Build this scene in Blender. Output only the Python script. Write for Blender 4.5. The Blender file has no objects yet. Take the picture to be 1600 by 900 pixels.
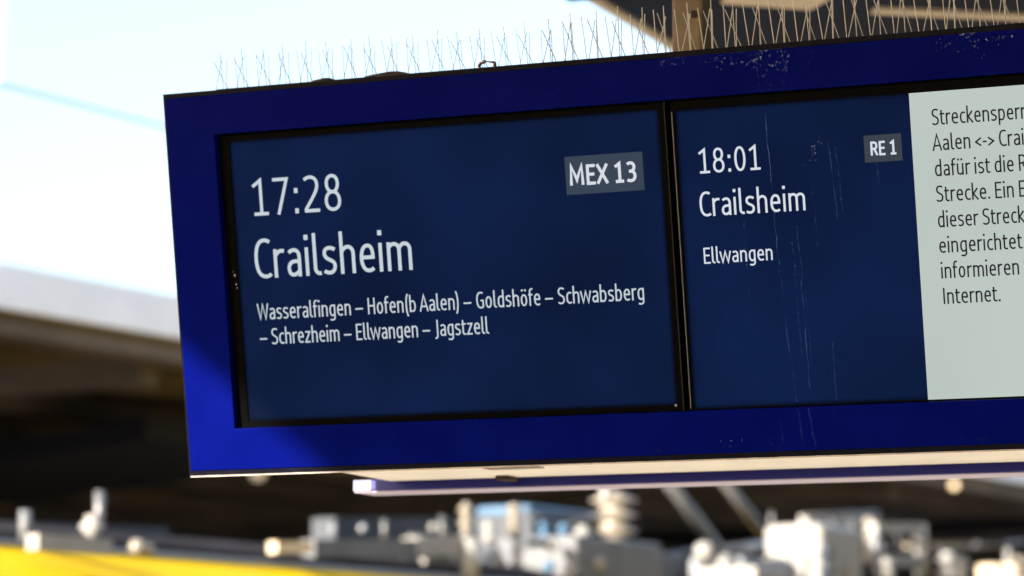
import bpy, bmesh, math, random
from mathutils import Vector, Matrix
R = math.radians
rnd = random.Random(7)
SC = bpy.context.scene
COL = SC.collection
EXPO = 2.2
K = 2.0 ** EXPO

# ------------------------------------------------------------------ camera
EYE = 1.6
YAW, PITCH = R(-22.01), R(8.0)
cam_d = bpy.data.cameras.new('camera')
cam = bpy.data.objects.new('camera', cam_d)
COL.objects.link(cam)
SC.camera = cam
cam_d.sensor_width = 36.0
cam_d.lens = 112.5                      # 5000 px on 1600
cam_d.clip_start, cam_d.clip_end = 0.1, 3000
cam.location = (0, 0, EYE)
cam.rotation_euler = (R(90) + PITCH, R(-0.09), -YAW)
cam_d.dof.use_dof = True
cam_d.dof.focus_distance = 8.95
cam_d.dof.aperture_fstop = 2.1
cam_d.dof.aperture_blades = 0

# ------------------------------------------------------------------ light
SUN = Vector((-0.45, -1.0, 0.40)).normalized()      # towards the sun
elev = math.asin(SUN.z)
w = bpy.data.worlds.new('World'); SC.world = w; w.use_nodes = True
nt = w.node_tree; nt.nodes.clear()
wo = nt.nodes.new('ShaderNodeOutputWorld'); bg = nt.nodes.new('ShaderNodeBackground')
sky = nt.nodes.new('ShaderNodeTexSky'); sky.sky_type = 'NISHITA'; sky.sun_disc = False
sky.sun_elevation = elev
sky.sun_rotation = math.atan2(SUN.x, SUN.y)
sky.air_density = 1.0; sky.dust_density = 3.5
bg.inputs['Strength'].default_value = 0.10
nt.links.new(sky.outputs[0], bg.inputs['Color']); nt.links.new(bg.outputs[0], wo.inputs[0])
sl = bpy.data.lights.new('sun', 'SUN'); sl.energy = 3.8; sl.angle = R(1.0); sl.color = (1.0, 0.93, 0.82)
so = bpy.data.objects.new('sun', sl); COL.objects.link(so)
so.rotation_euler = SUN.to_track_quat('Z', 'Y').to_euler()
vs = SC.view_settings
vs.view_transform = 'Standard'; vs.look = 'None'; vs.exposure = EXPO; vs.gamma = 1.0
vs.use_curve_mapping = False

# ------------------------------------------------------------------ materials
def lin(c):
    return tuple((v / 255 / 12.92) if v / 255 <= 0.04045 else ((v / 255 + 0.055) / 1.055) ** 2.4 for v in c)

def mat(name, col, rough=0.6, spec=0.5, metal=0.0, noise=0.0, nscale=8.0, bump=0.0, emit=None, estr=1.0, streak=0.0, coat=0.0, evar=0.0):
    m = bpy.data.materials.new(name); m.use_nodes = True
    n = m.node_tree.nodes; l = m.node_tree.links
    p = n['Principled BSDF']
    p.inputs['Base Color'].default_value = (*col, 1)
    p.inputs['Roughness'].default_value = rough
    p.inputs['Specular IOR Level'].default_value = spec
    p.inputs['Metallic'].default_value = metal
    p.inputs['Coat Weight'].default_value = coat
    if noise or bump or streak or evar:
        tc = n.new('ShaderNodeTexCoord')
        nz = n.new('ShaderNodeTexNoise'); nz.inputs['Scale'].default_value = nscale
        nz.inputs['Detail'].default_value = 6
        if streak:
            mp = n.new('ShaderNodeMapping'); mp.inputs['Scale'].default_value = (6, 6, 0.4)
            l.new(tc.outputs['Object'], mp.inputs[0]); l.new(mp.outputs[0], nz.inputs['Vector'])
        else:
            l.new(tc.outputs['Object'], nz.inputs['Vector'])
        if noise or streak:
            a = noise or streak
            r = n.new('ShaderNodeValToRGB')
            r.color_ramp.elements[0].position = 0.3; r.color_ramp.elements[1].position = 0.7
            r.color_ramp.elements[0].color = (*[c * (1 - a) for c in col], 1)
            r.color_ramp.elements[1].color = (*[min(1, c * (1 + a)) for c in col], 1)
            l.new(nz.outputs['Fac'], r.inputs[0]); l.new(r.outputs[0], p.inputs['Base Color'])
            mr = n.new('ShaderNodeMapRange')
            mr.inputs['To Min'].default_value = max(0.05, rough - 0.08); mr.inputs['To Max'].default_value = min(1, rough + 0.08)
            l.new(nz.outputs['Fac'], mr.inputs[0]); l.new(mr.outputs[0], p.inputs['Roughness'])
        if bump:
            b = n.new('ShaderNodeBump'); b.inputs['Strength'].default_value = bump; b.inputs['Distance'].default_value = 0.01
            l.new(nz.outputs['Fac'], b.inputs['Height']); l.new(b.outputs[0], p.inputs['Normal'])
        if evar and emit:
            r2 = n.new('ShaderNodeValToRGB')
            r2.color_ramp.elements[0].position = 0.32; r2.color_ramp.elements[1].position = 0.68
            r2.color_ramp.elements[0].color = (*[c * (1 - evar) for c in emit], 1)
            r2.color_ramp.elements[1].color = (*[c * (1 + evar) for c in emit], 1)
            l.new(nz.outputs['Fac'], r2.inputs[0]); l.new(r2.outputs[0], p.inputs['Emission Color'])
    if emit:
        if not evar:
            p.inputs['Emission Color'].default_value = (*emit, 1)
        p.inputs['Emission Strength'].default_value = estr
    return m

M = {}
M['frame'] = mat('blue_paint', (0.0008, 0.0026, 0.078), 0.26, 0.016, noise=0.10, nscale=5)
M['trim'] = mat('dark_trim', (0.004, 0.004, 0.008), 0.35, 0.04, noise=0.3, nscale=30)
M['bezel'] = mat('black_bezel', (0.0022, 0.0022, 0.0022), 0.22, 0.02)
M['gasket'] = mat('brown_gasket', (0.012, 0.009, 0.008), 0.5, 0.1)
M['edge'] = mat('pane_edge', (0.085, 0.085, 0.085), 0.3)
M['lip'] = mat('lip_metal', (0.34, 0.29, 0.25), 0.45, 0.2, noise=0.25, nscale=20)
M['lcd'] = mat('lcd_navy', (0.0015, 0.002, 0.003), 0.16, 0.04, emit=lin((7, 25, 62)), estr=1 / K, evar=0.32, nscale=1.9)  # soft reflection patches are put into the emission as noise
def lcd_edges(m, e=0.016):
    # backlight fades out towards the border of the panel (object coordinates of the screen)
    n = m.node_tree.nodes; l = m.node_tree.links; p = n['Principled BSDF']
    src = p.inputs['Emission Color'].links[0].from_socket
    tc = n.new('ShaderNodeTexCoord'); sp = n.new('ShaderNodeSeparateXYZ'); l.new(tc.outputs['Generated'], sp.inputs[0])
    prev = None
    for ax, span in (('X', 1.39), ('Z', 0.858)):
        a_ = n.new('ShaderNodeMath'); a_.operation = 'PINGPONG'; a_.inputs[1].default_value = 0.5
        l.new(sp.outputs[ax], a_.inputs[0])
        q = n.new('ShaderNodeMapRange'); q.interpolation_type = 'SMOOTHSTEP'
        q.inputs['From Min'].default_value = -0.004 / span; q.inputs['From Max'].default_value = e / span
        q.inputs['To Min'].default_value = 0.12
        l.new(a_.outputs[0], q.inputs[0])
        if prev is None: prev = q.outputs[0]
        else:
            mu = n.new('ShaderNodeMath'); mu.operation = 'MULTIPLY'; l.new(prev, mu.inputs[0]); l.new(q.outputs[0], mu.inputs[1])
            m2 = n.new('ShaderNodeMath'); m2.operation = 'MULTIPLY'; m2.inputs[1].default_value = p.inputs['Emission Strength'].default_value
            l.new(mu.outputs[0], m2.inputs[0]); l.new(m2.outputs[0], p.inputs['Emission Strength'])
lcd_edges(M['lcd'])
M['lcd_badge'] = mat('lcd_badge', (0.0015, 0.002, 0.003), 0.16, 0.04, emit=lin((56, 68, 84)), estr=1 / K)
M['lcd_badge_b'] = mat('lcd_badge_grey', (0.0015, 0.002, 0.003), 0.16, 0.04, emit=lin((60, 66, 74)), estr=1 / K)
M['lcd_text'] = mat('lcd_text', (0.004, 0.004, 0.005), 0.3, 0.1, emit=lin((196, 208, 216)), estr=1 / K)
M['lcd_text_b'] = mat('lcd_text_bright', (0.004, 0.004, 0.005), 0.3, 0.1, emit=lin((214, 220, 230)), estr=1 / K)
M['lcd_white'] = mat('lcd_notice', (0.0015, 0.002, 0.003), 0.16, 0.04, emit=lin((190, 200, 194)), estr=1 / K, evar=0.05, nscale=1.2)
M['lcd_black'] = mat('lcd_black', (0.004, 0.004, 0.005), 0.3, 0.1, emit=lin((14, 18, 28)), estr=1 / K)
M['cream'] = mat('cream_panel', (0.88, 0.82, 0.69), 0.5, 0.3, noise=0.06, nscale=6)
M['rail'] = mat('rear_rail', (0.012, 0.012, 0.14), 0.45, 0.3)
M['rail_under_lit'] = mat('rail_underside_lit', (0.46, 0.40, 0.52), 0.4, 0.4)  # bounce light on the rail bottom put into a paler colour
M['post'] = mat('hanger_paint', (0.17, 0.115, 0.062), 0.55, 0.4, noise=0.25, nscale=14, bump=0.2)
M['hole'] = mat('dark_hole', (0.02, 0.014, 0.01), 0.8)
M['spike'] = mat('spike_steel', (0.46, 0.42, 0.37), 0.35, 0.5, metal=0.3)
M['dirt'] = mat('nest_dirt', (0.06, 0.045, 0.035), 0.9, 0.1, noise=0.4, nscale=40, bump=0.6)
M['tie'] = mat('cable_tie', (0.20, 0.10, 0.07), 0.6)
M['asphalt'] = mat('platform_paving', (0.44, 0.40, 0.35), 0.85, 0.2, noise=0.2, nscale=3, bump=0.1)
M['ballast'] = mat('ballast', (0.11, 0.09, 0.075), 0.95, 0.1, noise=0.45, nscale=18, bump=0.5)
M['earth'] = mat('yard_ground', (0.13, 0.12, 0.10), 0.95, 0.1, noise=0.3, nscale=0.4)
M['rust'] = mat('rail_steel', (0.16, 0.10, 0.07), 0.5, metal=0.5, noise=0.3, nscale=10)
M['white_line'] = mat('line_paint', (0.75, 0.75, 0.72), 0.7)
M['brown'] = mat('canopy_brown', (0.098, 0.086, 0.082), 0.75, 0.3, noise=0.35, nscale=0.7)
M['brown_b'] = mat('beam_brown', (0.120, 0.100, 0.088), 0.7, 0.3, noise=0.3, nscale=1.2)
M['navy'] = mat('beam_navy', (0.008, 0.010, 0.022), 0.7, 0.3)
M['fascia'] = mat('fascia_white', (0.80, 0.83, 0.92), 0.5, 0.4, noise=0.05, nscale=2)
M['under'] = mat('soffit_slate', (0.006, 0.011, 0.024), 0.8, 0.1, noise=0.3, nscale=1.5)
M['creambeam'] = mat('beam_cream', (0.48, 0.39, 0.27), 0.6, 0.3, noise=0.1, nscale=3)
M['yellow'] = mat('train_yellow', (0.70, 0.455, 0.001), 0.6, 0.12, noise=0.04, nscale=2)
M['trainwhite'] = mat('train_gutter', (0.20, 0.21, 0.23), 0.45, 0.4, noise=0.1, nscale=4)
M['trainroof'] = mat('train_roof', (0.018, 0.018, 0.022), 0.95, 0.03, noise=0.3, nscale=3)
M['glass'] = mat('train_glass', (0.02, 0.025, 0.03), 0.08, 0.6)
M['grey'] = mat('unit_grey', (0.10, 0.105, 0.115), 0.5, 0.4, noise=0.2, nscale=5)
M['bluegrey'] = mat('unit_blue_grey', (0.022, 0.030, 0.044), 0.5, 0.4, noise=0.2, nscale=5)
M['skyblue'] = mat('unit_sky_blue', (0.05, 0.11, 0.19), 0.45, 0.4, noise=0.1, nscale=5)
M['unitwhite'] = mat('unit_white', (0.24, 0.233, 0.22), 0.45, 0.4, noise=0.1, nscale=5)
M['porcelain'] = mat('insulator_glaze', (0.20, 0.175, 0.14), 0.2, 0.6, noise=0.1, nscale=5)
M['steel'] = mat('galvanised', (0.13, 0.13, 0.135), 0.4, 0.5, metal=0.4, noise=0.15, nscale=6)
M['darkmetal'] = mat('dark_metal', (0.03, 0.032, 0.04), 0.6, 0.4)
M['wire'] = mat('copper_wire', (0.55, 0.68, 0.68), 0.5, metal=0.3)
M['lamp'] = mat('lamp_glow', (0.8, 0.7, 0.5), 0.4, emit=(1.0, 0.72, 0.40), estr=0.55)
M['lamp_dim'] = mat('lamp_glow_dim', (0.8, 0.7, 0.5), 0.4, emit=(1.0, 0.85, 0.65), estr=0.10)

def film(name, col, alpha, nscale=60.0):
    m = bpy.data.materials.new(name); m.use_nodes = True
    n = m.node_tree.nodes; l = m.node_tree.links
    n.clear()
    o = n.new('ShaderNodeOutputMaterial'); mx = n.new('ShaderNodeMixShader'); t = n.new('ShaderNodeBsdfTransparent'); d = n.new('ShaderNodeBsdfDiffuse')
    d.inputs['Color'].default_value = (*col, 1)
    tc = n.new('ShaderNodeTexCoord'); nz = n.new('ShaderNodeTexNoise'); nz.inputs['Scale'].default_value = nscale
    mr = n.new('ShaderNodeMapRange'); mr.inputs['From Min'].default_value = 0.35; mr.inputs['From Max'].default_value = 0.65
    mr.inputs['To Min'].default_value = 0.1 * alpha; mr.inputs['To Max'].default_value = alpha
    l.new(tc.outputs['Object'], nz.inputs['Vector']); l.new(nz.outputs['Fac'], mr.inputs[0]); l.new(mr.outputs[0], mx.inputs[0])
    l.new(t.outputs[0], mx.inputs[1]); l.new(d.outputs[0], mx.inputs[2]); l.new(mx.outputs[0], o.inputs[0])
    return m
M['streak'] = film('dried_drip', (0.10, 0.20, 0.48), 0.34, 25)
M['speck'] = film('dried_speck', (0.32, 0.36, 0.55), 0.42, 90)
M['smear'] = film('dust_smear', (0.12, 0.16, 0.45), 0.22, 70)

# ------------------------------------------------------------------ mesh helpers
class MB:
    def __init__(s): s.v = []; s.f = []
    def add(s, vs, fs):
        b = len(s.v); s.v += [tuple(p) for p in vs]; s.f += [tuple(b + i for i in f) for f in fs]
    def box(s, x0, x1, y0, y1, z0, z1, ch=0.0):
        if ch <= 0:
            vs = [(x, y, z) for z in (z0, z1) for (x, y) in ((x0, y0), (x1, y0), (x1, y1), (x0, y1))]
            s.add(vs, [(3, 2, 1, 0), (4, 5, 6, 7), (0, 1, 5, 4), (1, 2, 6, 5), (2, 3, 7, 6), (3, 0, 4, 7)])
        else:
            bm = bmesh.new()
            vv = [bm.verts.new(p) for p in [(x, y, z) for z in (z0, z1) for (x, y) in ((x0, y0), (x1, y0), (x1, y1), (x0, y1))]]
            for f in [(3, 2, 1, 0), (4, 5, 6, 7), (0, 1, 5, 4), (1, 2, 6, 5), (2, 3, 7, 6), (3, 0, 4, 7)]:
                bm.faces.new([vv[i] for i in f])
            bmesh.ops.bevel(bm, geom=list(bm.edges), offset=ch, segments=2, affect='EDGES', profile=0.5)
            bm.verts.index_update()
            s.add([v.co[:] for v in bm.verts], [[v.index for v in f.verts] for f in bm.faces])
            bm.free()
        return s
    def tube(s, pts, r, n=8, r1=None):
        pts = [Vector(p) for p in pts]; rings = []
        for i, p in enumerate(pts):
            d = (pts[min(i + 1, len(pts) - 1)] - pts[max(i - 1, 0)]).normalized()
            a = d.orthogonal().normalized() if i == 0 else (rings[-1][1] - d * rings[-1][1].dot(d)).normalized()
            b = d.cross(a)
            rr = r if r1 is None else r + (r1 - r) * i / (len(pts) - 1)
            rings.append(([p + (a * math.cos(2 * math.pi * k / n) + b * math.sin(2 * math.pi * k / n)) * rr for k in range(n)], a))
        vs = [q for g in rings for q in g[0]]; fs = []
        for i in range(len(pts) - 1):
            for k in range(n):
                fs.append((i * n + k, i * n + (k + 1) % n, (i + 1) * n + (k + 1) % n, (i + 1) * n + k))
        fs.append(tuple(range(n - 1, -1, -1))); fs.append(tuple((len(pts) - 1) * n + k for k in range(n)))
        s.add(vs, fs); return s
    def lathe(s, c, prof, n=20):
        vs = []; fs = []
        for (r, z) in prof:
            for k in range(n):
                a = 2 * math.pi * k / n
                vs.append((c[0] + r * math.cos(a), c[1] + r * math.sin(a), c[2] + z))
        for i in range(len(prof) - 1):
            for k in range(n):
                fs.append((i * n + k, i * n + (k + 1) % n, (i + 1) * n + (k + 1) % n, (i + 1) * n + k))
        fs.append(tuple(range(n - 1, -1, -1))); fs.append(tuple((len(prof) - 1) * n + k for k in range(n)))
        s.add(vs, fs); return s
    def prism(s, prof, x0, x1):              # profile in (y, z) swept along x
        n = len(prof)
        vs = [(x0, y, z) for y, z in prof] + [(x1, y, z) for y, z in prof]
        fs = [tuple(range(n)), tuple(range(2 * n - 1, n - 1, -1))]
        for i in range(n):
            j = (i + 1) % n; fs.append((i, i + n, j + n, j))
        s.add(vs, fs); return s
    def build(s, name, m, parent=None, smooth=False):
        me = bpy.data.meshes.new(name); me.from_pydata(s.v, [], s.f); me.update()
        bm = bmesh.new(); bm.from_mesh(me); bmesh.ops.recalc_face_normals(bm, faces=bm.faces); bm.to_mesh(me); bm.free()
        if smooth:
            for p in me.polygons: p.use_smooth = True
        me.materials.append(m)
        o = bpy.data.objects.new(name, me); COL.objects.link(o)
        if parent: o.parent = parent
        return o

def tag(o, label=None, cat=None, group=None, kind=None):
    if label: o['label'] = label
    if cat: o['category'] = cat
    if group: o['group'] = group
    if kind: o['kind'] = kind
    return o

def thing(name, loc=(0, 0, 0), rot=(0, 0, 0), **k):
    o = bpy.data.objects.new(name, None); o.empty_display_size = 0.2; COL.objects.link(o)
    o.location = loc; o.rotation_euler = rot
    return tag(o, **k)

# track frame: local x = across (negative = far side), local y = along the track
TR = R(10.0)
def tw(wc, s, z): return (wc * math.cos(TR) + s * math.sin(TR), -wc * math.sin(TR) + s * math.cos(TR), z)
FWD = Vector((math.sin(YAW) * math.cos(PITCH), math.cos(YAW) * math.cos(PITCH), math.sin(PITCH)))
RGT = Vector((math.cos(YAW), -math.sin(YAW), 0)); UPV = RGT.cross(FWD)
def ray(px, py): return FWD + RGT * ((px - 800) / 5000) - UPV * ((py - 450) / 5000)
def at(px, py, wc):                     # measured photo point -> (across, along, height) on the vertical sheet across = wc
    d = ray(px, py)
    dw = d.x * math.cos(TR) - d.y * math.sin(TR); ds = d.x * math.sin(TR) + d.y * math.cos(TR)
    k = wc / dw
    return Vector((wc, ds * k, EYE + d.z * k))

# ------------------------------------------------------------------ setting
RZ = -TR
def setting(name, mb, m, loc=(0, 0, 0), rot=True):
    o = mb.build(name, m); o.rotation_euler = (0, 0, RZ if rot else 0); o.location = loc
    o['kind'] = 'structure'; return o
setting('ground', MB().box(-700, 700, -700, 900, -1.2, -0.95), M['earth'])
setting('platform', MB().box(-12.30, 9.0, -40, 110, -0.94, 0.0), M['asphalt'])
setting('platform_edge_line', MB().box(-11.65, -11.50, -40, 110, 0.001, 0.005), M['white_line'])
setting('track_bed', MB().box(-19.0, -12.32, -60, 160, -0.94, -0.72), M['ballast'])
setting('far_platform', MB().box(-54, -19.02, -40, 160, -0.94, 0.0), M['asphalt'])
for k, x in enumerate((-14.70, -13.20, -18.3, -16.8)):
    o = setting('rail', MB().box(x - 0.035, x + 0.035, -60, 160, -0.718, -0.55, 0.012), M['rust'])

# ------------------------------------------------------------------ far canopy
FZ0, FZ1 = 5.60, 6.03
fc = thing('station_canopy', (0, 0, 0), (0, 0, RZ), label='long dark brown canopy with white edge band behind the train', cat='canopy')
MB().box(-56, -20.0, -10, 120, 5.78, 5.95).build('deck', M['brown'], fc)
MB().box(-19.998, -19.90, -10, 120, FZ0, FZ1, 0.01).build('fascia', M['fascia'], fc)
MB().box(-20.6, -20.1, -10, 120, 5.40, 5.777).build('edge_beam', M['brown_b'], fc)
for x in (-23, -25.5, -28, -31, -34.5, -38, -42, -46, -50):
    MB().box(x - 0.14, x + 0.14, -10, 120, 5.50, 5.776).build('purlin', M['brown_b'] if x in (-23, -28, -34.5, -46) else M['brown'], fc)
for s in range(8, 118, 9):
    MB().box(-55.5, -20.7, s - 0.16, s + 0.16, 5.22, 5.497).build('cross_beam', M['navy'] if s % 2 else M['brown'], fc)
for s in range(12, 118, 18):
    MB().box(-30.2, -29.8, s - 0.2, s + 0.2, 0.0, 5.218, 0.03).build('pillar', M['brown'], fc)
def zpt(px, py, z):
    d = ray(px, py); k = (z - EYE) / d.z
    p = d * k
    return Vector((p.x * math.cos(TR) - p.y * math.sin(TR), p.x * math.sin(TR) + p.y * math.cos(TR), z))
a, b = zpt(-120, 760, 5.15), zpt(420, 672, 5.15)
dd = (b - a); nn = Vector((-dd.y, dd.x, 0)).normalized() * 1.6
mbn = MB(); vv = [a - nn, b - nn, b + nn, a + nn]
mbn.add([(p.x, p.y, 4.95) for p in vv] + [(p.x, p.y, 5.21) for p in vv], [(3, 2, 1, 0), (4, 5, 6, 7), (0, 1, 5, 4), (1, 2, 6, 5), (2, 3, 7, 6), (3, 0, 4, 7)])
mbn.build('duct', M['navy'], fc)
hall = MB().box(-58, -56.02, -20, 170, -0.94, 9.0)
hw = hall.build('station_hall', M['brown']); hw.rotation_euler = (0, 0, RZ)
tag(hw, 'dark brown hall wall closing the space under the far canopy', 'building')

def lamp(px, py, wc, r, m, label):
    p = at(px, py, wc)
    t = thing('hanging_lamp', tw(p.x, p.y, p.z), label=label, cat='lamp')
    prof = [(r * math.sin(math.pi * i / 10) + 0.0005, -r * math.cos(math.pi * i / 10)) for i in range(11)]
    MB().lathe((0, 0, 0), prof, 16).build('globe', m, t, True)
    MB().lathe((0, 0, 0), [(r * 0.5, r * 0.9), (r * 0.5, r * 1.4), (0.02, r * 1.5), (0.02, max(r * 2, 5.2 - p.z))], 12).build('stem', M['darkmetal'], t)
lamp(1490, 757, -19.6, 0.06, M['lamp'], 'small glowing warm lamp below the board near the right edge')
lamp(402, 739, -24, 0.10, M['lamp_dim'], 'faint pale lamp just under the lower left corner of the board')

# ------------------------------------------------------------------ overhead wires
WX = -13.95
pw = at(0, 133, WX)
cw = MB().tube([(WX, s, pw.z + 0.0006 * (s - pw.y)) for s in (-30, 0, 16, 30, 60, 120)], 0.015, 8).build('contact_wire', M['wire'])
cw.rotation_euler = (0, 0, RZ)
tag(cw, 'pale overhead line slanting across the white sky left of the board', 'wire')
dp = MB().tube([(WX, pw.y, pw.z + 0.03), (WX, pw.y, pw.z + 2.3)], 0.012, 8).build('dropper', M['wire'])
dp.rotation_euler = (0, 0, RZ)
tag(dp, 'short upright dropper rising from the overhead line at the left edge', 'wire')
ms = MB().tube([(WX, s, pw.z + 2.3 + 0.00045 * (s - pw.y) ** 2) for s in (-16, -6, 4, pw.y, 26, 36, 46)], 0.012, 8).build('carrier_wire', M['wire'])
ms.rotation_euler = (0, 0, RZ)
tag(ms, 'thin carrier line above the contact wire', 'wire')

# ------------------------------------------------------------------ train
tr = thing('train', (0, 0, 0), (0, 0, RZ), label='yellow electric train with crowded roof equipment standing below the board', cat='train')
W0, W1 = -12.5, -15.4
CZ = at(0, 853, W0 - 0.7).z                # top of the yellow side
S0, S1 = 2.0, 48.0
side = MB()
prof = [(W0, 0.02), (W0, CZ - 0.50), (W0 - 0.03, CZ - 0.44), (W0 - 0.10, CZ - 0.36), (W0 - 0.70, CZ)] + [(W1 + 0.70, CZ), (W1 + 0.10, CZ - 0.36), (W1, CZ - 0.5), (W1, 0.02), (W1 + 0.15, -0.3), (W0 - 0.15, -0.3)]
def along(mb, prof, s0, s1):
    n = len(prof)
    mb.add([(x, s0, z) for x, z in prof] + [(x, s1, z) for x, z in prof],
           [tuple(range(n)), tuple(range(2 * n - 1, n - 1, -1))] + [(i, i + n, (i + 1) % n + n, (i + 1) % n) for i in range(n)])
    return mb
along(side, prof, S0, S1).build('car_body', M['yellow'], tr)
along(MB(), [(W0 - 0.69, CZ + 0.001), (W0 - 0.69, CZ + 0.025), (W0 - 0.70, CZ + 0.04), (W0 - 0.78, CZ + 0.04), (W0 - 0.78, CZ + 0.001)], S0, S1).build('gutter', M['trainwhite'], tr)
rp = [(W0 - 0.79, CZ + 0.001)] + [(W0 - 0.79 - (1.4) * t, CZ + 0.09 + 0.13 * math.sin(math.pi * t)) for t in [i / 12 for i in range(13)]] + [(W1 + 0.70, CZ + 0.001)]
along(MB(), rp, S0, S1).build('roof', M['trainroof'], tr, True)
for s in range(4, 46, 3):
    if s % 9 == 4:
        d = MB().box(W0, W0 + 0.012, s + 0.1, s + 1.5, 0.06, CZ - 0.62, 0).build('door', M['trainwhite'], tr)
        MB().box(W0 + 0.0125, W0 + 0.018, s + 0.3, s + 1.3, 0.9, CZ - 0.8).build('door_glass', M['glass'], d)
    else:
        MB().box(W0, W0 + 0.012, s + 0.1, s + 2.3, 0.85, CZ - 0.7).build('window', M['glass'], tr)
RT = CZ + 0.2

def rbox(px0, px1, py0, wc, depth, name, m, z0=None, ch=0.03, parent=tr, along_s=None):
    """box whose front end face spans px0..px1 at the top line py0"""
    a_ = at((px0 + px1) / 2, py0, wc)
    s_ = a_.y; half = (px1 - px0) / 2 / 5000 * math.hypot(s_, wc) / math.cos(math.atan2(-wc, s_))
    half = min(half, 1.1)
    L = along_s or depth
    return MB().box(wc - half, wc + half, s_, s_ + L, (RT - 0.12) if z0 is None else z0, a_.z, ch).build(name, m, parent)

def rod(p0, p1, w0, w1, r, name, m, parent=tr):
    return MB().tube([at(*p0, w0), at(*p1, w1)], r, 10).build(name, m, parent, True)

def ball(px, py, wc, r, name, m, parent=tr):
    p = at(px, py, wc)
    prof = [(r * math.sin(math.pi * i / 10) + 0.0005, -r * math.cos(math.pi * i / 10)) for i in range(11)]
    return MB().lathe(p, prof, 16).build(name, m, parent, True)

def insulator(px, pytop, pybot, wc, r, n, m, name='insulator'):
    p1 = at(px, pytop, wc); p0 = at(px, pybot, wc); h = p1.z - p0.z
    prof = [(r * 0.6, 0)]
    for i in range(n):
        z = h * (i + 0.5) / n
        prof += [(r * 0.55, z - 0.30 * h / n), (r, z - 0.05 * h / n), (r * 0.96, z + 0.05 * h / n), (r * 0.55, z + 0.3 * h / n)]
    prof += [(r * 0.6, h * 0.98), (r * 0.3, h), (0.001, h + r * 0.12)]
    return MB().lathe((p1.x, p1.y, p0.z), prof, 20).build(name, m, tr, True)

def bar(px0, py0, px1, py1, wc, th, name, m):      # bar running along the roof
    a_ = at(px0, py0, wc); b_ = at(px1, py1, wc)
    mb = MB(); h = th / 2
    vs_ = []
    for p in (a_, b_):
        vs_ += [(p.x - h, p.y, p.z - h), (p.x + h, p.y, p.z - h), (p.x + h, p.y, p.z + h), (p.x - h, p.y, p.z + h)]
    mb.add(vs_, [(3, 2, 1, 0), (4, 5, 6, 7), (0, 1, 5, 4), (1, 2, 6, 5), (2, 3, 7, 6), (3, 0, 4, 7)])
    return mb.build(name, m, tr)

# left end of the roof
rod((155, 768), (155, 840), -13.6, -13.6, 0.035, 'aerial', M['steel'])
insulator(144, 806, 842, -13.4, 0.085, 1, M['unitwhite'], 'aerial_dome')
rod((39, 798), (39, 850), -13.2, -13.2, 0.04, 'aerial', M['grey'])
bar(40, 828, 255, 836, -13.8, 0.10, 'cable_tray', M['bluegrey'])
bar(50, 848, 165, 856, -12.95, 0.10, 'cable_tray', M['unitwhite'])
ball(214, 856, -13.0, 0.055, 'cable_gland', M['porcelain'])
ball(232, 860, -13.0, 0.04, 'cable_gland', M['porcelain'])
# middle
bar(425, 856, 480, 856, -13.2, 0.08, 'pipe_end', M['creambeam'])
bar(480, 858, 640, 857, -13.3, 0.13, 'pipe', M['grey'])
bar(640, 856, 735, 851, -13.3, 0.15, 'pipe', M['unitwhite'])
bar(505, 832, 722, 830, -14.2, 0.22, 'cable_duct', M['bluegrey'])
for x, y in ((520, 828), (566, 826), (676, 824), (692, 830)):
    ball(x, y, -13.95, 0.032, 'duct_knob', M['unitwhite'] if x > 600 else M['trainwhite'])
rod((733, 842), (733, 905), -13.2, -13.2, 0.075, 'pipe_riser', M['unitwhite'])
rbox(738, 832, 800, -14.2, 0, 'transformer_cabinet', M['bluegrey'], along_s=1.2)
rbox(742, 826, 790, -14.2, 0, 'cabinet_lid', M['skyblue'], z0=at(785, 806, -14.2).z, along_s=1.1)
rbox(768, 900, 838, -13.6, 0, 'roof_cabinet', M['grey'], along_s=1.4)
insulator(728, 786, 850, -13.9, 0.065, 3, M['porcelain'])
insulator(763, 815, 850, -13.5, 0.055, 2, M['unitwhite'])
insulator(803, 788, 838, -13.8, 0.075, 3, M['porcelain'])
insulator(850, 815, 845, -13.6, 0.06, 2, M['skyblue'])
insulator(880, 818, 850, -13.4, 0.06, 2, M['skyblue'])
ball(862, 852, -13.3, 0.05, 'bolt_cap', M['unitwhite'])
ball(858, 886, -13.2, 0.05, 'bolt_cap', M['skyblue'])
# big bushing
insulator(958, 770, 866, -13.8, 0.21, 4, M['porcelain'], 'bushing')
insulator(945, 760, 785, -13.6, 0.055, 1, M['unitwhite'], 'bushing_cap')
rbox(905, 1010, 862, -13.8, 0, 'bushing_base', M['grey'], along_s=0.7)
insulator(910, 822, 882, -13.5, 0.085, 3, M['unitwhite'])
ball(935, 880, -13.2, 0.06, 'bolt_cap', M['porcelain'])
rod((992, 868), (992, 905), -13.3, -13.3, 0.06, 'pipe_riser', M['trainwhite'])
# pantograph
pg = MB()
pg.tube([at(1030, 735, -13.4), at(1125, 862, -13.4)], 0.055, 10)
pg.tube([at(1118, 735, -14.4), at(1205, 850, -14.4)], 0.050, 10)
pg.tube([at(1125, 862, -13.4), at(1205, 850, -14.4)], 0.05, 10)
pg.build('pantograph_arm', M['steel'], tr, True)
rbox(1075, 1160, 870, -13.5, 0, 'pantograph_base', M['trainwhite'], along_s=1.0)
ball(1100, 862, -13.2, 0.09, 'pantograph_joint', M['unitwhite'])
ball(1130, 880, -13.1, 0.09, 'pantograph_joint', M['unitwhite'])
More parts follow.
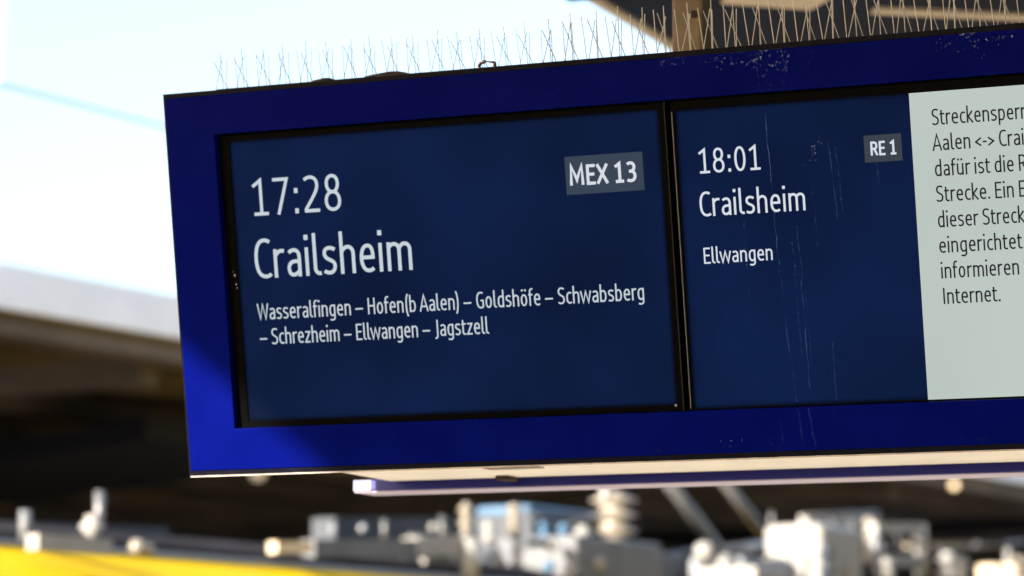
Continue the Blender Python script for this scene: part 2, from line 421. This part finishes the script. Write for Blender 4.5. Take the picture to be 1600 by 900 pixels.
# right cluster
rbox(1192, 1282, 818, -13.6, 0, 'brake_resistor', M['unitwhite'], along_s=0.9, ch=0.06)
bar(1255, 812, 1368, 812, -13.9, 0.09, 'guard_rail', M['unitwhite'])
insulator(1357, 808, 880, -13.7, 0.075, 4, M['porcelain'])
bar(1362, 824, 1436, 824, -13.4, 0.10, 'guard_rail', M['unitwhite'])
bar(1372, 876, 1444, 874, -13.4, 0.11, 'guard_rail', M['trainwhite'])
rod((1436, 818), (1440, 900), -13.4, -13.4, 0.07, 'guard_post', M['unitwhite'])
rod((1366, 822), (1366, 900), -13.4, -13.4, 0.045, 'guard_post', M['trainwhite'])
insulator(1318, 822, 895, -13.4, 0.08, 3, M['grey'])
insulator(1290, 850, 905, -13.2, 0.075, 2, M['bluegrey'])
insulator(1384, 872, 905, -13.1, 0.09, 2, M['unitwhite'])
insulator(1480, 862, 905, -13.4, 0.11, 2, M['unitwhite'])
insulator(1500, 870, 905, -13.2, 0.10, 2, M['unitwhite'])
rbox(1525, 1590, 880, -13.5, 0, 'roof_cabinet', M['creambeam'], along_s=1.0)
insulator(1590, 868, 905, -13.2, 0.09, 2, M['porcelain'])
rbox(1080, 1180, 885, -13.0, 0, 'roof_cabinet', M['unitwhite'], along_s=0.6)

for (p0, p1, r_) in (((1205, 800), (1205, 822), .02), ((1255, 806), (1372, 800), .018), ((1300, 806), (1300, 870), .022), ((1330, 812), (1338, 880), .02), ((1400, 826), (1404, 876), .02),
                    ((640, 838), (730, 846), .02), ((600, 812), (600, 846), .02), ((690, 806), (690, 850), .02), ((820, 800), (900, 832), .016), ((880, 822), (950, 800), .014), ((1010, 872), (1090, 858), .016), ((1520, 852), (1600, 846), .02)):
    rod(p0, p1, -13.6, -13.6, r_, 'conduit', M['steel'])
# clutter of pipes, clamps and cables between the bigger units
cr = random.Random(21)
for k in range(46):
    x = 470 + 1130 * (k + cr.random()) / 46; y = cr.uniform(846, 900); wc = cr.uniform(-14.3, -13.1)
    m_ = cr.choice([M['unitwhite'], M['grey'], M['darkmetal'], M['darkmetal'], M['steel'], M['porcelain'], M['bluegrey']])
    q = cr.random()
    if q < 0.40:
        rod((x, y), (x + cr.uniform(-6, 6), 910), wc, wc, cr.uniform(.012, .035), 'pipe_riser', m_)
    elif q < 0.75:
        bar(x, y, x + cr.uniform(40, 120), y + cr.uniform(-3, 3), wc, cr.uniform(.03, .07), 'cable_tray', m_)
    else:
        insulator(x, y, 905, wc, cr.uniform(.03, .05), 3, m_)

# ------------------------------------------------------------------ platform canopy (the board hangs from it)
pc = thing('platform_canopy', (0, 0, 0), label='slate and cream platform roof above the board, its edge at the top of the photo', cat='canopy')
CX0 = -6.62
MB().box(CX0, 6.0, 0.2, 7.4, 4.60, 4.85).build('shade_deck', M['under'], pc)  # unseen slab, its edge placed to shade most of the board
MB().box(-4.98, 6.0, 7.402, 60, 4.95, 5.15).build('deck', M['under'], pc)
MB().box(-5.035, -4.982, 7.402, 60, 4.925, 5.22, 0.01).build('fascia', M['creambeam'], pc)
for y in (10.0, 12.9, 15.8, 18.7, 22, 26, 31, 37):
    MB().box(-4.98, 6.0, y - 0.09, y + 0.09, 4.84, 4.947).build('cross_beam', M['under'], pc)
for x in (0.2, 3.4):
    MB().box(x - 0.08, x + 0.08, 7.41, 60, 4.60, 4.737).build('purlin', M['under'], pc)
def zw(px, py, z):
    d = ray(px, py); return d * ((z - EYE) / d.z) + Vector((0, 0, EYE))
def strip(p, q, width, z0, z1, name, m):
    d = (q - p); n_ = Vector((-d.y, d.x, 0)).normalized() * width / 2
    c = [p - n_, q - n_, q + n_, p + n_]
    mb = MB(); mb.add([(v.x, v.y, z0) for v in c] + [(v.x, v.y, z1) for v in c], [(3, 2, 1, 0), (4, 5, 6, 7), (0, 1, 5, 4), (1, 2, 6, 5), (2, 3, 7, 6), (3, 0, 4, 7)])
    return mb.build(name, m, pc)
strip(zw(1362, 18, 4.70), zw(1640, 30, 4.70), 0.09, 4.70, 4.715, 'light_batten', M['creambeam'])
strip(zw(1140, -4, 4.70), zw(1282, 6, 4.70), 0.24, 4.70, 4.715, 'light_batten', M['creambeam'])
for y in (2.0, 14.5, 25, 36):
    MB().box(1.4, 1.7, y - 0.15, y + 0.15, 0.0, 4.597, 0.02).build('pillar', M['brown_b'], pc)

ws = thing('reflection_blocker', (-7.6, -1.6, 0), label='unseen dark block added to darken what the board face reflects', cat='blocker')  # added out of view to keep reflections in the board dark
MB().box(-4.6, 4.6, -0.9, 0.0, 0.0, 3.1).build('wall', M['darkmetal'], ws)
MB().box(-4.9, 4.9, -1.2, 0.5, 3.103, 3.25).build('roof', M['brown'], ws)

# ------------------------------------------------------------------ departure board
OX, OY, OZ = -4.592, 8.5, EYE + 1.945
T = R(10.52)
bd = thing('departure_board', (OX, OY, OZ), (T, 0, 0), label='blue framed platform departure board with two lit screens hung under the canopy', cat='departure board')
UT, VT = 3.23, 1.158
U0, U1, V0, V1 = 0.167, 3.063, 0.1345, 1.0315
# local: x = u, y = depth (away from the viewer), z = -v
def ring(mb, o, i, y0, y1):
    (a0, a1, b0, b1), (c0, c1, d0, d1) = o, i
    P = lambda y: [(a0, y, -b0), (a1, y, -b0), (a1, y, -b1), (a0, y, -b1), (c0, y, -d0), (c1, y, -d0), (c1, y, -d1), (c0, y, -d1)]
    fs = []
    for k in range(4):
        j = (k + 1) % 4
        fs += [(k, j, j + 4, k + 4), (k + 8, k + 12, j + 12, j + 8), (k, k + 8, j + 8, j), (k + 4, j + 4, j + 12, k + 12)]
    mb.add(P(y0) + P(y1), fs); return mb
fr = ring(MB(), (0.007, UT - 0.007, 0.014, VT - 0.002), (U0, U1, V0, V1), 0.0, 0.055).build('frame', M['frame'], bd)
bv = fr.modifiers.new('bevel', 'BEVEL'); bv.width = 0.002; bv.segments = 2
ring(MB(), (0.0, UT, 0.0, VT + 0.0135), (0.0065, UT - 0.0065, 0.0135, VT - 0.0015), 0.004, 0.07).build('trim', M['trim'], bd)
lp = MB().box(0.004, UT - 0.004, 0.002, 0.09, -(VT + 0.0180), -(VT + 0.0138)).build('lower_lip', M['lip'], bd)

def scr(name, u0, u1, v0, v1, y, m, parent):
    return MB().box(u0, u1, y, y + 0.004, -v1, -v0).build(name, m, parent)
MB().box(U0 - 0.02, U1 + 0.02, 0.060, 0.075, -(V1 + 0.02), -(V0 - 0.02)).build('backing', M['bezel'], bd)
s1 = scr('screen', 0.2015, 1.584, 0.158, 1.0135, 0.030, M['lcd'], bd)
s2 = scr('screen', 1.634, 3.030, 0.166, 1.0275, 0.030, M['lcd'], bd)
ring(MB(), (U0 + 0.001, 1.6060, V0 + 0.001, V1 - 0.001), (0.2015, 1.584, 0.158, 1.0135), 0.026, 0.036).build('bezel', M['bezel'], s1)
ring(MB(), (1.6235, U1 - 0.001, V0 + 0.001, V1 - 0.001), (1.634, 3.030, 0.166, 1.0275), 0.026, 0.036).build('bezel', M['bezel'], s2)
MB().box(1.6035, 1.6065, 0.020, 0.025, -V1 + 0.002, -V0 - 0.002).build('gasket', M['gasket'], s1)
MB().box(1.6255, 1.6280, 0.020, 0.025, -V1 + 0.006, -V0 - 0.035).build('pane_edge', M['edge'], s2)
MB().box(1.577, 1.583, 0.024, 0.0258, -1.018, -1.012).build('status_light', M['unitwhite'], s1)
ch = MB()
for (u, v, a_, b_) in ((0.190, 0.560, .004, .010), (0.193, 0.590, .003, .006), (0.186, 0.552, .002, .005), (0.196, 0.602, .002, .005)):
    ch.add([(u, .0245, -v), (u + a_, .0245, -v - b_ * .3), (u + a_ * .6, .0245, -v - b_), (u - a_ * .4, .0245, -v - b_ * .7)], [(0, 1, 2, 3)])
ch.build('paint_chip', M['unitwhite'], s1)

# -------- lettering: a condensed stroke alphabet, cap height 700
def P(d):
    """path string -> list of polylines; M move, L line, H leave horizontally, V leave vertically, C cubic"""
    out = []; cur = None; t = d.split(); i = 0
    while i < len(t):
        c = t[i]; i += 1
        if c == 'M':
            cur = [(float(t[i]), float(t[i + 1]))]; out.append(cur); i += 2
        elif c == 'L':
            cur.append((float(t[i]), float(t[i + 1]))); i += 2
        elif c in 'HV':
            x, y = float(t[i]), float(t[i + 1]); i += 2
            x0, y0 = cur[-1]; k = 0.60
            c1 = (x0 + (x - x0) * k, y0) if c == 'H' else (x0, y0 + (y - y0) * k)
            c2 = (x, y + (y0 - y) * k) if c == 'H' else (x + (x0 - x) * k, y)
            for q in range(1, 9):
                s = q / 8; r_ = 1 - s
                cur.append((r_**3 * x0 + 3*r_*r_*s*c1[0] + 3*r_*s*s*c2[0] + s**3 * x, r_**3 * y0 + 3*r_*r_*s*c1[1] + 3*r_*s*s*c2[1] + s**3 * y))
        elif c == 'C':
            n = [float(q) for q in t[i:i + 6]]; i += 6
            x0, y0 = cur[-1]
            for q in range(1, 13):
                s = q / 12; r_ = 1 - s
                cur.append((r_**3 * x0 + 3*r_*r_*s*n[0] + 3*r_*s*s*n[2] + s**3 * n[4], r_**3 * y0 + 3*r_*r_*s*n[1] + 3*r_*s*s*n[3] + s**3 * n[5]))
    return out

G = {
 ' ': (150, ''),
 'a': (375, 'M 85 425 C 130 455 160 466 195 466 H 300 345 L 300 0 | M 300 268 L 210 268 H 82 150 V 168 34 C 220 34 265 65 300 110'),
 'b': (400, 'M 82 740 L 82 0 | M 82 395 C 120 445 160 466 205 466 H 320 250 V 200 34 C 160 34 120 50 82 90'),
 'c': (325, 'M 300 435 C 270 455 245 466 215 466 H 82 250 V 215 34 C 250 34 275 45 305 70'),
 'd': (400, 'M 318 740 L 318 0 | M 318 415 C 280 450 245 466 200 466 H 82 250 V 195 34 C 240 34 280 60 318 110'),
 'e': (390, 'M 82 262 L 315 262 C 315 400 285 466 205 466 H 82 250 V 220 34 C 260 34 290 45 325 70'),
 'f': (250, 'M 100 0 L 100 590 V 195 706 L 250 700 | M 20 466 L 235 466'),
 'g': (400, 'M 318 500 L 318 -40 V 195 -160 C 150 -160 120 -150 85 -130 | M 318 415 C 280 450 245 466 200 466 H 82 250 V 195 34 C 240 34 280 60 318 110'),
 'h': (400, 'M 82 740 L 82 0 | M 82 385 C 125 440 165 466 210 466 H 318 340 L 318 0'),
 'i': (165, 'M 82 500 L 82 0 | M 82 718 L 82 630'),
 'k': (360, 'M 82 740 L 82 0 | M 315 500 L 115 262 L 335 0'),
 'l': (205, 'M 82 740 L 82 130 V 175 34 L 200 38'),
 'm': (590, 'M 82 500 L 82 0 | M 82 400 C 115 445 150 466 190 466 H 292 350 L 292 0 | M 292 385 C 330 445 365 466 405 466 H 508 350 L 508 0'),
 'n': (400, 'M 82 500 L 82 0 | M 82 385 C 125 440 165 466 210 466 H 318 340 L 318 0'),
 'o': (400, 'M 200 466 H 82 250 V 200 34 H 318 250 V 200 466 L 196 466'),
 'p': (400, 'M 82 500 L 82 -190 | M 82 395 C 120 445 160 466 205 466 H 320 250 V 200 34 C 160 34 120 50 82 90'),
 'r': (275, 'M 82 500 L 82 0 | M 82 370 C 120 440 165 466 215 466 L 270 462'),
 's': (345, 'M 290 430 C 250 455 225 466 180 466 C 110 466 70 425 76 365 C 84 290 150 275 185 255 C 240 230 285 205 280 140 C 275 70 225 34 165 34 C 125 34 95 45 60 70'),
 't': (265, 'M 100 630 L 100 130 V 190 34 L 255 42 | M 20 466 L 245 466'),
 'u': (400, 'M 82 500 L 82 160 V 195 34 C 240 34 280 65 318 120 | M 318 500 L 318 0'),
 'w': (540, 'M 30 505 L 145 30 L 270 480 L 395 30 L 510 505'),
 'z': (345, 'M 50 466 L 285 466 L 65 34 L 305 34'),
 'C': (400, 'M 375 630 C 340 655 310 668 270 668 C 150 668 85 560 85 350 C 85 140 150 32 270 32 C 315 32 350 45 382 72'),
 'W': (600, 'M 28 705 L 158 35 L 300 670 L 442 35 L 572 705'),
 'H': (470, 'M 90 700 L 90 0 | M 380 700 L 380 0 | M 90 360 L 380 360'),
 'A': (440, 'M 28 -3 L 220 690 L 412 -3 | M 105 215 L 335 215'),
 'G': (460, 'M 385 630 C 345 655 315 668 270 668 C 150 668 85 560 85 350 C 85 140 150 32 260 32 C 320 32 350 45 385 70 L 385 330 L 255 330'),
 'S': (400, 'M 345 625 C 300 655 265 668 220 668 C 130 668 82 610 82 525 C 82 420 150 390 215 355 C 290 315 335 275 335 190 C 335 90 275 32 190 32 C 140 32 100 50 58 80'),
 'E': (385, 'M 360 666 L 90 666 L 90 34 L 365 34 | M 90 360 L 330 360'),
 'J': (270, 'M 182 700 L 182 40 C 182 -40 130 -75 50 -92'),
 'M': (600, 'M 88 -2 L 110 690 L 300 190 L 490 690 L 512 -2'),
 'X': (440, 'M 40 700 L 395 0 | M 395 700 L 40 0'),
 'R': (430, 'M 90 0 L 90 666 L 215 666 H 350 505 V 215 340 L 90 340 | M 230 340 L 380 0'),
 'I': (190, 'M 95 700 L 95 0'),
 '(': (225, 'M 190 780 C 75 620 75 0 190 -170'),
 ')': (210, 'M 35 780 C 150 620 150 0 35 -170'),
 '\u2013': (490, 'M 45 255 L 440 255'),
 '-': (240, 'M 30 255 L 210 255'),
 '<': (350, 'M 305 425 L 60 255 L 305 85'),
 '>': (350, 'M 45 425 L 290 255 L 45 85'),
 '.': (170, 'M 85 90 L 85 0'),
 ':': (200, 'M 100 480 L 100 385 | M 100 95 L 100 0'),
 '0': (420, 'M 210 668 H 82 350 V 210 32 H 338 350 V 210 668 L 206 668'),
 '1': (420, 'M 70 560 L 228 672 L 228 34 | M 75 34 L 370 34'),
 '2': (420, 'M 75 620 C 115 652 150 668 195 668 H 328 520 C 328 420 280 350 85 60 L 88 34 L 362 34'),
 '3': (420, 'M 78 625 C 115 652 150 668 195 668 H 322 520 V 180 372 L 135 372 | M 180 372 C 280 372 340 310 340 205 C 340 95 280 32 185 32 C 140 32 105 42 65 68'),
 '7': (420, 'M 60 666 L 345 666 L 150 -2'),
 '8': (420, 'M 210 668 H 100 520 V 210 365 H 342 190 V 210 32 H 78 190 V 210 365 H 320 520 V 210 668 L 206 668'),
}
DI = '| M 125 705 L 125 620 | M 275 705 L 275 620'
G['\u00fc'] = (400, G['u'][1] + ' ' + DI)
G['\u00f6'] = (400, G['o'][1] + ' ' + DI)

def advance(txt, track=0): return sum(G[c][0] + track for c in txt)

def stroke(mb, pts, w, y):
    n = len(pts); L = []; Rr = []
    for i in range(n):
        def nrm(a_, b_):
            dx, dy = b_[0] - a_[0], b_[1] - a_[1]; d = math.hypot(dx, dy) or 1
            return (-dy / d, dx / d)
        if i == 0: nx, ny = nrm(pts[0], pts[1]); k = 1
        elif i == n - 1: nx, ny = nrm(pts[-2], pts[-1]); k = 1
        else:
            a_ = nrm(pts[i - 1], pts[i]); b_ = nrm(pts[i], pts[i + 1])
            nx, ny = a_[0] + b_[0], a_[1] + b_[1]; d = math.hypot(nx, ny) or 1; nx /= d; ny /= d
            k = 1 / max(0.38, nx * a_[0] + ny * a_[1])
        L.append((pts[i][0] + nx * w / 2 * k, pts[i][1] + ny * w / 2 * k)); Rr.append((pts[i][0] - nx * w / 2 * k, pts[i][1] - ny * w / 2 * k))
    return L, Rr

def text(txt, u0, u1, vbase, cap, y, name, m, parent, wt=76, track=0, unit=None, clip=None):
    """set txt with its ink from u0 to u1 (or at a given unit width), baseline vbase, cap height cap"""
    first, last = 40, 45
    sx = unit if unit else (u1 - u0) / (advance(txt, track) - first - last - track)
    sy = cap / 700.0
    mb = MB(); x = -first; eps = 0
    ws = wt
    for c in txt:
        adv, d = G[c]
        for sub in d.split('|'):
            if not sub.strip(): continue
            for pl in P(sub):
                # keep the pen even after squeezing
                pp = [((x + a_) * sx, b_ * sy) for a_, b_ in pl]
                q = [pp[0]]
                for z in pp[1:]:
                    if math.hypot(z[0] - q[-1][0], z[1] - q[-1][1]) > 1e-6: q.append(z)
                if len(q) < 2: continue
                pw_ = ws * (0.62 * sy + 0.38 * sx)
                dot = len(pl) == 2 and abs(pl[0][1] - pl[1][1]) < 100 and pl[0][0] == pl[1][0]
                if dot: pw_ *= 1.18
                A, B = stroke(mb, q, pw_, y)
                eps += 1; yy = y - 0.00004 * (eps % 7)
                k = len(A)
                mb.add([(u0 + a_, yy, -vbase + b_) for a_, b_ in A] + [(u0 + a_, yy, -vbase + b_) for a_, b_ in B],
                       [(i, i + 1, k + i + 1, k + i) for i in range(k - 1)])
        x += adv + track
    o = mb.build(name, m, parent)
    return o

ND = ' \u2013 '
YT = 0.0295
text('17:28', 0.264, 0.562, 0.3895, 0.1115, YT, 'time_text', M['lcd_text'], s1, 63)
text('Crailsheim', 0.258, 0.781, 0.5800, 0.121, YT, 'destination_text', M['lcd_text'], s1, 67)
text('Wasseralfingen' + ND + 'Hofen(b Aalen)' + ND + 'Goldsh\u00f6fe' + ND + 'Schwabsberg', 0.2585, 1.504, 0.7055, 0.0490, YT, 'route_text', M['lcd_text'], s1, 70)
text('\u2013 Schrezheim' + ND + 'Ellwangen' + ND + 'Jagstzell', 0.2585, 1.0095, 0.7815, 0.0490, YT, 'route_text', M['lcd_text'], s1, 70)
scr('line_badge', 1.286, 1.5265, 0.2768, 0.3882, 0.0285, M['lcd_badge'], s1)
text('MEX 13', 1.2985, 1.5035, 0.3610, 0.0565, 0.0283, 'badge_text', M['lcd_text_b'], s1, 108, track=12)
text('18:01', 1.6945, 1.881, 0.3520, 0.0710, YT, 'time_text', M['lcd_text_b'], s2, 66)
text('Crailsheim', 1.6895, 2.0055, 0.4755, 0.0715, YT, 'destination_text', M['lcd_text_b'], s2, 68)
text('Ellwangen', 1.692, 1.8990, 0.6112, 0.0460, YT, 'route_text', M['lcd_text_b'], s2, 73)
scr('line_badge', 2.1876, 2.2957, 0.2766, 0.3528, 0.0285, M['lcd_badge_b'], s2)
text('RE 1', 2.2060, 2.2800, 0.3335, 0.0380, 0.0283, 'badge_text', M['lcd_text_b'], s2, 112, track=10)
scr('notice_panel', 2.3258, 3.0295, 0.1672, 1.0270, 0.0285, M['lcd_white'], s2)
UN = 0.0001005 * 0.66
pl = [('Streckensperrung', 2.3870, None), ('Aalen <-> Crai', 2.3865, None), ('daf\u00fcr ist die R', 2.3865, None), ('Strecke. Ein E', 2.3860, None),
      ('dieser Strecke', 2.3860, None), ('eingerichtet.', 2.3850, 2.6285), ('informieren S', 2.3860, None), ('Internet.', 2.3870, 2.5535)]
un = 0.0000611
for k, (t_, a_, b_) in enumerate(pl):
    text(t_, a_, b_, 0.2610 + 0.07145 * k, 0.0455, 0.0283, 'notice_text', M['lcd_black'], s2, 74, unit=un * (0.978 if k == 0 else 0.985 if k == 4 else 1.02 if k == 5 else 1.0))

# -------- housing behind the frame (upright: undo the tilt of the face)
def up(o): o.rotation_euler = (-T, 0, 0); return o
HB = -1.1145
up(MB().prism([(0.085, -0.03), (1.06, -0.03), (1.06, HB + 0.012), (0.285, HB + 0.012)], 0.30, 2.93).build('housing', M['frame'], bd))
up(MB().box(0.315, 2.915, 0.30, 1.02, HB - 0.002, HB + 0.010).build('underside_panel', M['cream'], bd))
up(MB().prism([(0.09, -0.03), (0.50, -0.03), (0.50, -1.10), (0.285, -1.10)], 0.012, 0.022).build('shade_flange', M['frame'], bd))  # hidden flange added to shade the rear rail beyond its left end
rr = up(MB().box(0.175, 3.06, 1.035, 1.20, HB - 0.031, HB + 0.006, 0.004).build('rear_rail', M['rail'], bd))
MB().box(0.177, 3.058, 1.040, 1.195, HB - 0.0345, HB - 0.0315).build('rail_underside_lit', M['rail_under_lit'], rr)
MB().box(0.176, 0.240, 1.0320, 1.0345, HB - 0.0300, HB + 0.005).build('rail_end_sunlit', mat('rail_sunlit_tint', (0.17, 0.165, 0.27), 0.5, 0.3), rr)  # sunlit end of the rail, the sunlight put into a paler colour
up(MB().prism([(1.202, HB), (1.24, HB), (1.45, -0.02), (1.41, -0.02)], 0.18, 3.05).build('rear_frame', M['frame'], bd))
up(MB().box(0.72, 0.765, 0.93, 1.02, HB - 0.016, HB - 0.0025, 0.003).build('latch', M['dirt'], bd))
up(MB().box(0.80, 0.98, 0.62, 0.70, HB - 0.005, HB - 0.0025).build('service_hatch', M['post'], bd))
ps = up(MB().box(1.430, 1.532, 0.62, 0.715, -0.03, 1.36, 0.012).build('hanger_post', M['post'], bd))
mh = MB()
hz = 0.275
mh.lathe((0, 0, 0), [(0.0125, 0.0), (0.0125, 0.003)], 14)
ho = mh.build('bolt_hole', M['hole'], ps); ho.rotation_euler = (R(90), 0, 0); ho.location = (1.505, 0.6185, 0.255)
MB().box(1.426, 1.536, 0.616, 0.719, 0.118, 0.126).build('collar', M['hole'], ps)

# -------- what sits on the top edge
sp_me = None
for k in range(43):
    u = 0.178 + 0.0714 * k + rnd.uniform(-.003, .003)
    if 1.40 < u < 1.42: continue
    mb = MB()
    H_ = 0.118 + (0.022 if u > 1.3 else 0) + (0.02 if u > 2.1 else 0)
    j = lambda s: rnd.uniform(-s, s) * 1.7
    wires = [((0, 0.01), (j(.004), 0.01, H_ * 1.04)),
             ((-.023, 0.0), (.011 + j(.004), -.012, H_ * .80)), ((.023, 0.0), (-.011 + j(.004), -.012, H_ * .80)),
             ((-.010, .05), (-.013 + j(.004), .07, H_ * .84)), ((.030, .05), (.016 + j(.005), .07, H_ * .92))]
    for (x0, y0), (x1, y1, z1) in wires:
        mb.tube([(x0, y0, -0.004), (x1, y1, z1 * rnd.uniform(.93, 1.05))], 0.0011 if u < 1.25 else 0.00145, 6)
    o = mb.build('bird_spike', M['spike'], bd)
    o.location = (u, 0.055, 0.001)
MB().box(0.16, UT - 0.02, 0.052, 0.115, 0.0003, 0.004).build('spike_strip', M['trim'], bd)
def lump(u, du, h, name):
    mb = MB(); n = 12; rows = 6; vs_ = []; fs_ = []
    for i in range(n + 1):
        t_ = i / n; hh = h * math.sin(math.pi * t_) ** 0.7
        for q in range(rows + 1):
            a_ = math.pi * q / rows
            vs_.append((u + du * t_, 0.06 - 0.045 * math.cos(a_) * (0.3 + 0.7 * math.sin(math.pi * t_)), 0.0005 + hh * math.sin(a_) * (1 + 0.12 * math.sin(7 * t_ + q))))
    for i in range(n):
        for q in range(rows):
            fs_.append((i * (rows + 1) + q, (i + 1) * (rows + 1) + q, (i + 1) * (rows + 1) + q + 1, i * (rows + 1) + q + 1))
    mb.add(vs_, fs_); return mb.build(name, M['dirt'], bd, True)
lump(0.475, 0.085, 0.011, 'dirt_clump'); lump(0.645, 0.165, 0.014, 'dirt_clump')
tie = MB()
ptsl = [(1.036 + 0.022 - 0.022 * math.cos(a_) + 0.010 * (a_ / math.pi), 0.03, 0.014 * math.sin(a_) * 1.5) for a_ in [math.pi * i / 14 for i in range(15)]]
for i in range(14):
    p0, p1 = ptsl[i], ptsl[i + 1]
    tie.add([(p0[0], .022, p0[2]), (p0[0], .040, p0[2]), (p1[0], .040, p1[2]), (p1[0], .022, p1[2])], [(0, 1, 2, 3)])
to = tie.build('cable_tie', M['tie'], bd)
sm = to.modifiers.new('thick', 'SOLIDIFY'); sm.thickness = 0.004

# -------- dried drips and specks
def drip(pts, w, y):
    mb = MB()
    q = [(u, -v) for u, v in pts]
    A, B = stroke(mb, q, w, y); k = len(A)
    mb.add([(a_, y, b_) for a_, b_ in A] + [(a_, y, b_) for a_, b_ in B], [(i, i + 1, k + i + 1, k + i) for i in range(k - 1)])
    return mb
def wob(u0, v0, u1, v1, n=10, a_=0.002):
    return [(u0 + (u1 - u0) * i / n + rnd.uniform(-a_, a_), v0 + (v1 - v0) * i / n) for i in range(n + 1)]
st = MB()
for pts, w_ in [(wob(1.905, .20, 1.915, .58), .0024), (wob(1.915, .58, 1.928, .78), .0015), (wob(1.925, .78, 1.945, 1.02), .0015), (wob(1.975, .52, 1.985, .66), .0013),
                (wob(1.98, .66, 1.985, .98), .0018), (wob(1.99, .70, 1.995, .95), .001), (wob(2.085, .28, 2.10, .52), .0018), (wob(2.105, .30, 2.118, .56), .0012), (wob(2.03, .40, 2.035, .60), .001),
                (wob(2.218, .345, 2.224, .41), .003), (wob(1.82, .50, 1.825, .80), .001), (wob(2.06, .85, 2.062, 1.02), .001), (wob(1.96, .56, 1.97, .90), .001)]:
    d_ = drip(pts, w_, 0.0262); st.add(d_.v, d_.f)
tag(st.build('drip_stain', M['streak'], s2), kind='stuff')
fd = MB()
for pts, w_ in [(wob(1.895, .015, 1.904, .133), .0016), (wob(1.953, 1.035, 1.965, 1.145), .0014), (wob(1.985, 1.035, 1.998, 1.14), .0022), (wob(2.06, 1.035, 2.062, 1.12), .001), (wob(1.90, 1.06, 1.905, 1.14), .001)]:
    d_ = drip(pts, w_, -0.0008); fd.add(d_.v, d_.f)
tag(fd.build('drip_stain', M['smear'], fr), kind='stuff')
def blob(mb, u, v, r, y):
    n = 7; a0 = rnd.uniform(0, 6)
    mb.add([(u + r * rnd.uniform(.5, 1.1) * math.cos(a0 + 2 * math.pi * i / n), y, -v + r * rnd.uniform(.7, 1.6) * math.sin(a0 + 2 * math.pi * i / n)) for i in range(n)], [tuple(range(n))])
sk = MB()
for cu, cv, su, sv, n, rm in [(1.80, .035, .035, .012, 30, .0028), (1.90, .035, .02, .018, 34, .003), (1.97, .04, .018, .02, 30, .003), (1.975, .09, .006, .025, 16, .0022), (1.925, .08, .006, .03, 14, .002),
                              (2.05, .06, .06, .03, 10, .0018), (2.47, .04, .05, .02, 46, .0018), (2.52, .03, .02, .02, 24, .003), (2.60, .03, .02, .01, 14, .003), (1.62, .03, .03, .006, 16, .0022), (1.72, .06, .02, .02, 6, .0015),
                              (1.30, .06, .003, .012, 2, .003), (1.75, .02, .2, .006, 30, .0014), (1.80, 1.12, .05, .02, 10, .0016), (1.70, 1.142, .4, .004, 40, .0014), (2.30, 1.142, .3, .003, 40, .0013)]:
    for _ in range(n):
        v_ = min(1.145, max(.017, cv + rnd.gauss(0, sv)))
        blob(sk, min(3.2, cu + rnd.gauss(0, su)), v_, rm * rnd.uniform(.35, 1.0), -0.0006 - 0.00002 * (len(sk.f) % 40)) if (v_ < .13 or v_ > 1.04) else None
tag(sk.build('dirt_speck', M['speck'], fr), kind='stuff')
sk2 = MB()
for cu, cv, su, sv, n, rm in [(1.99, .25, .02, .04, 16, .0016), (2.045, .30, .008, .02, 10, .003), (2.03, .33, .01, .05, 14, .0016), (1.99, .20, .05, .03, 10, .0013), (.40, 1.006, .003, .003, 2, .003)]:
    for _ in range(n):
        blob(sk2, cu + rnd.gauss(0, su), cv + rnd.gauss(0, sv), rm * rnd.uniform(.35, 1.0), 0.0258 - 0.00002 * (len(sk2.f) % 40))
tag(sk2.build('dirt_speck', M['speck'], s2), kind='stuff')
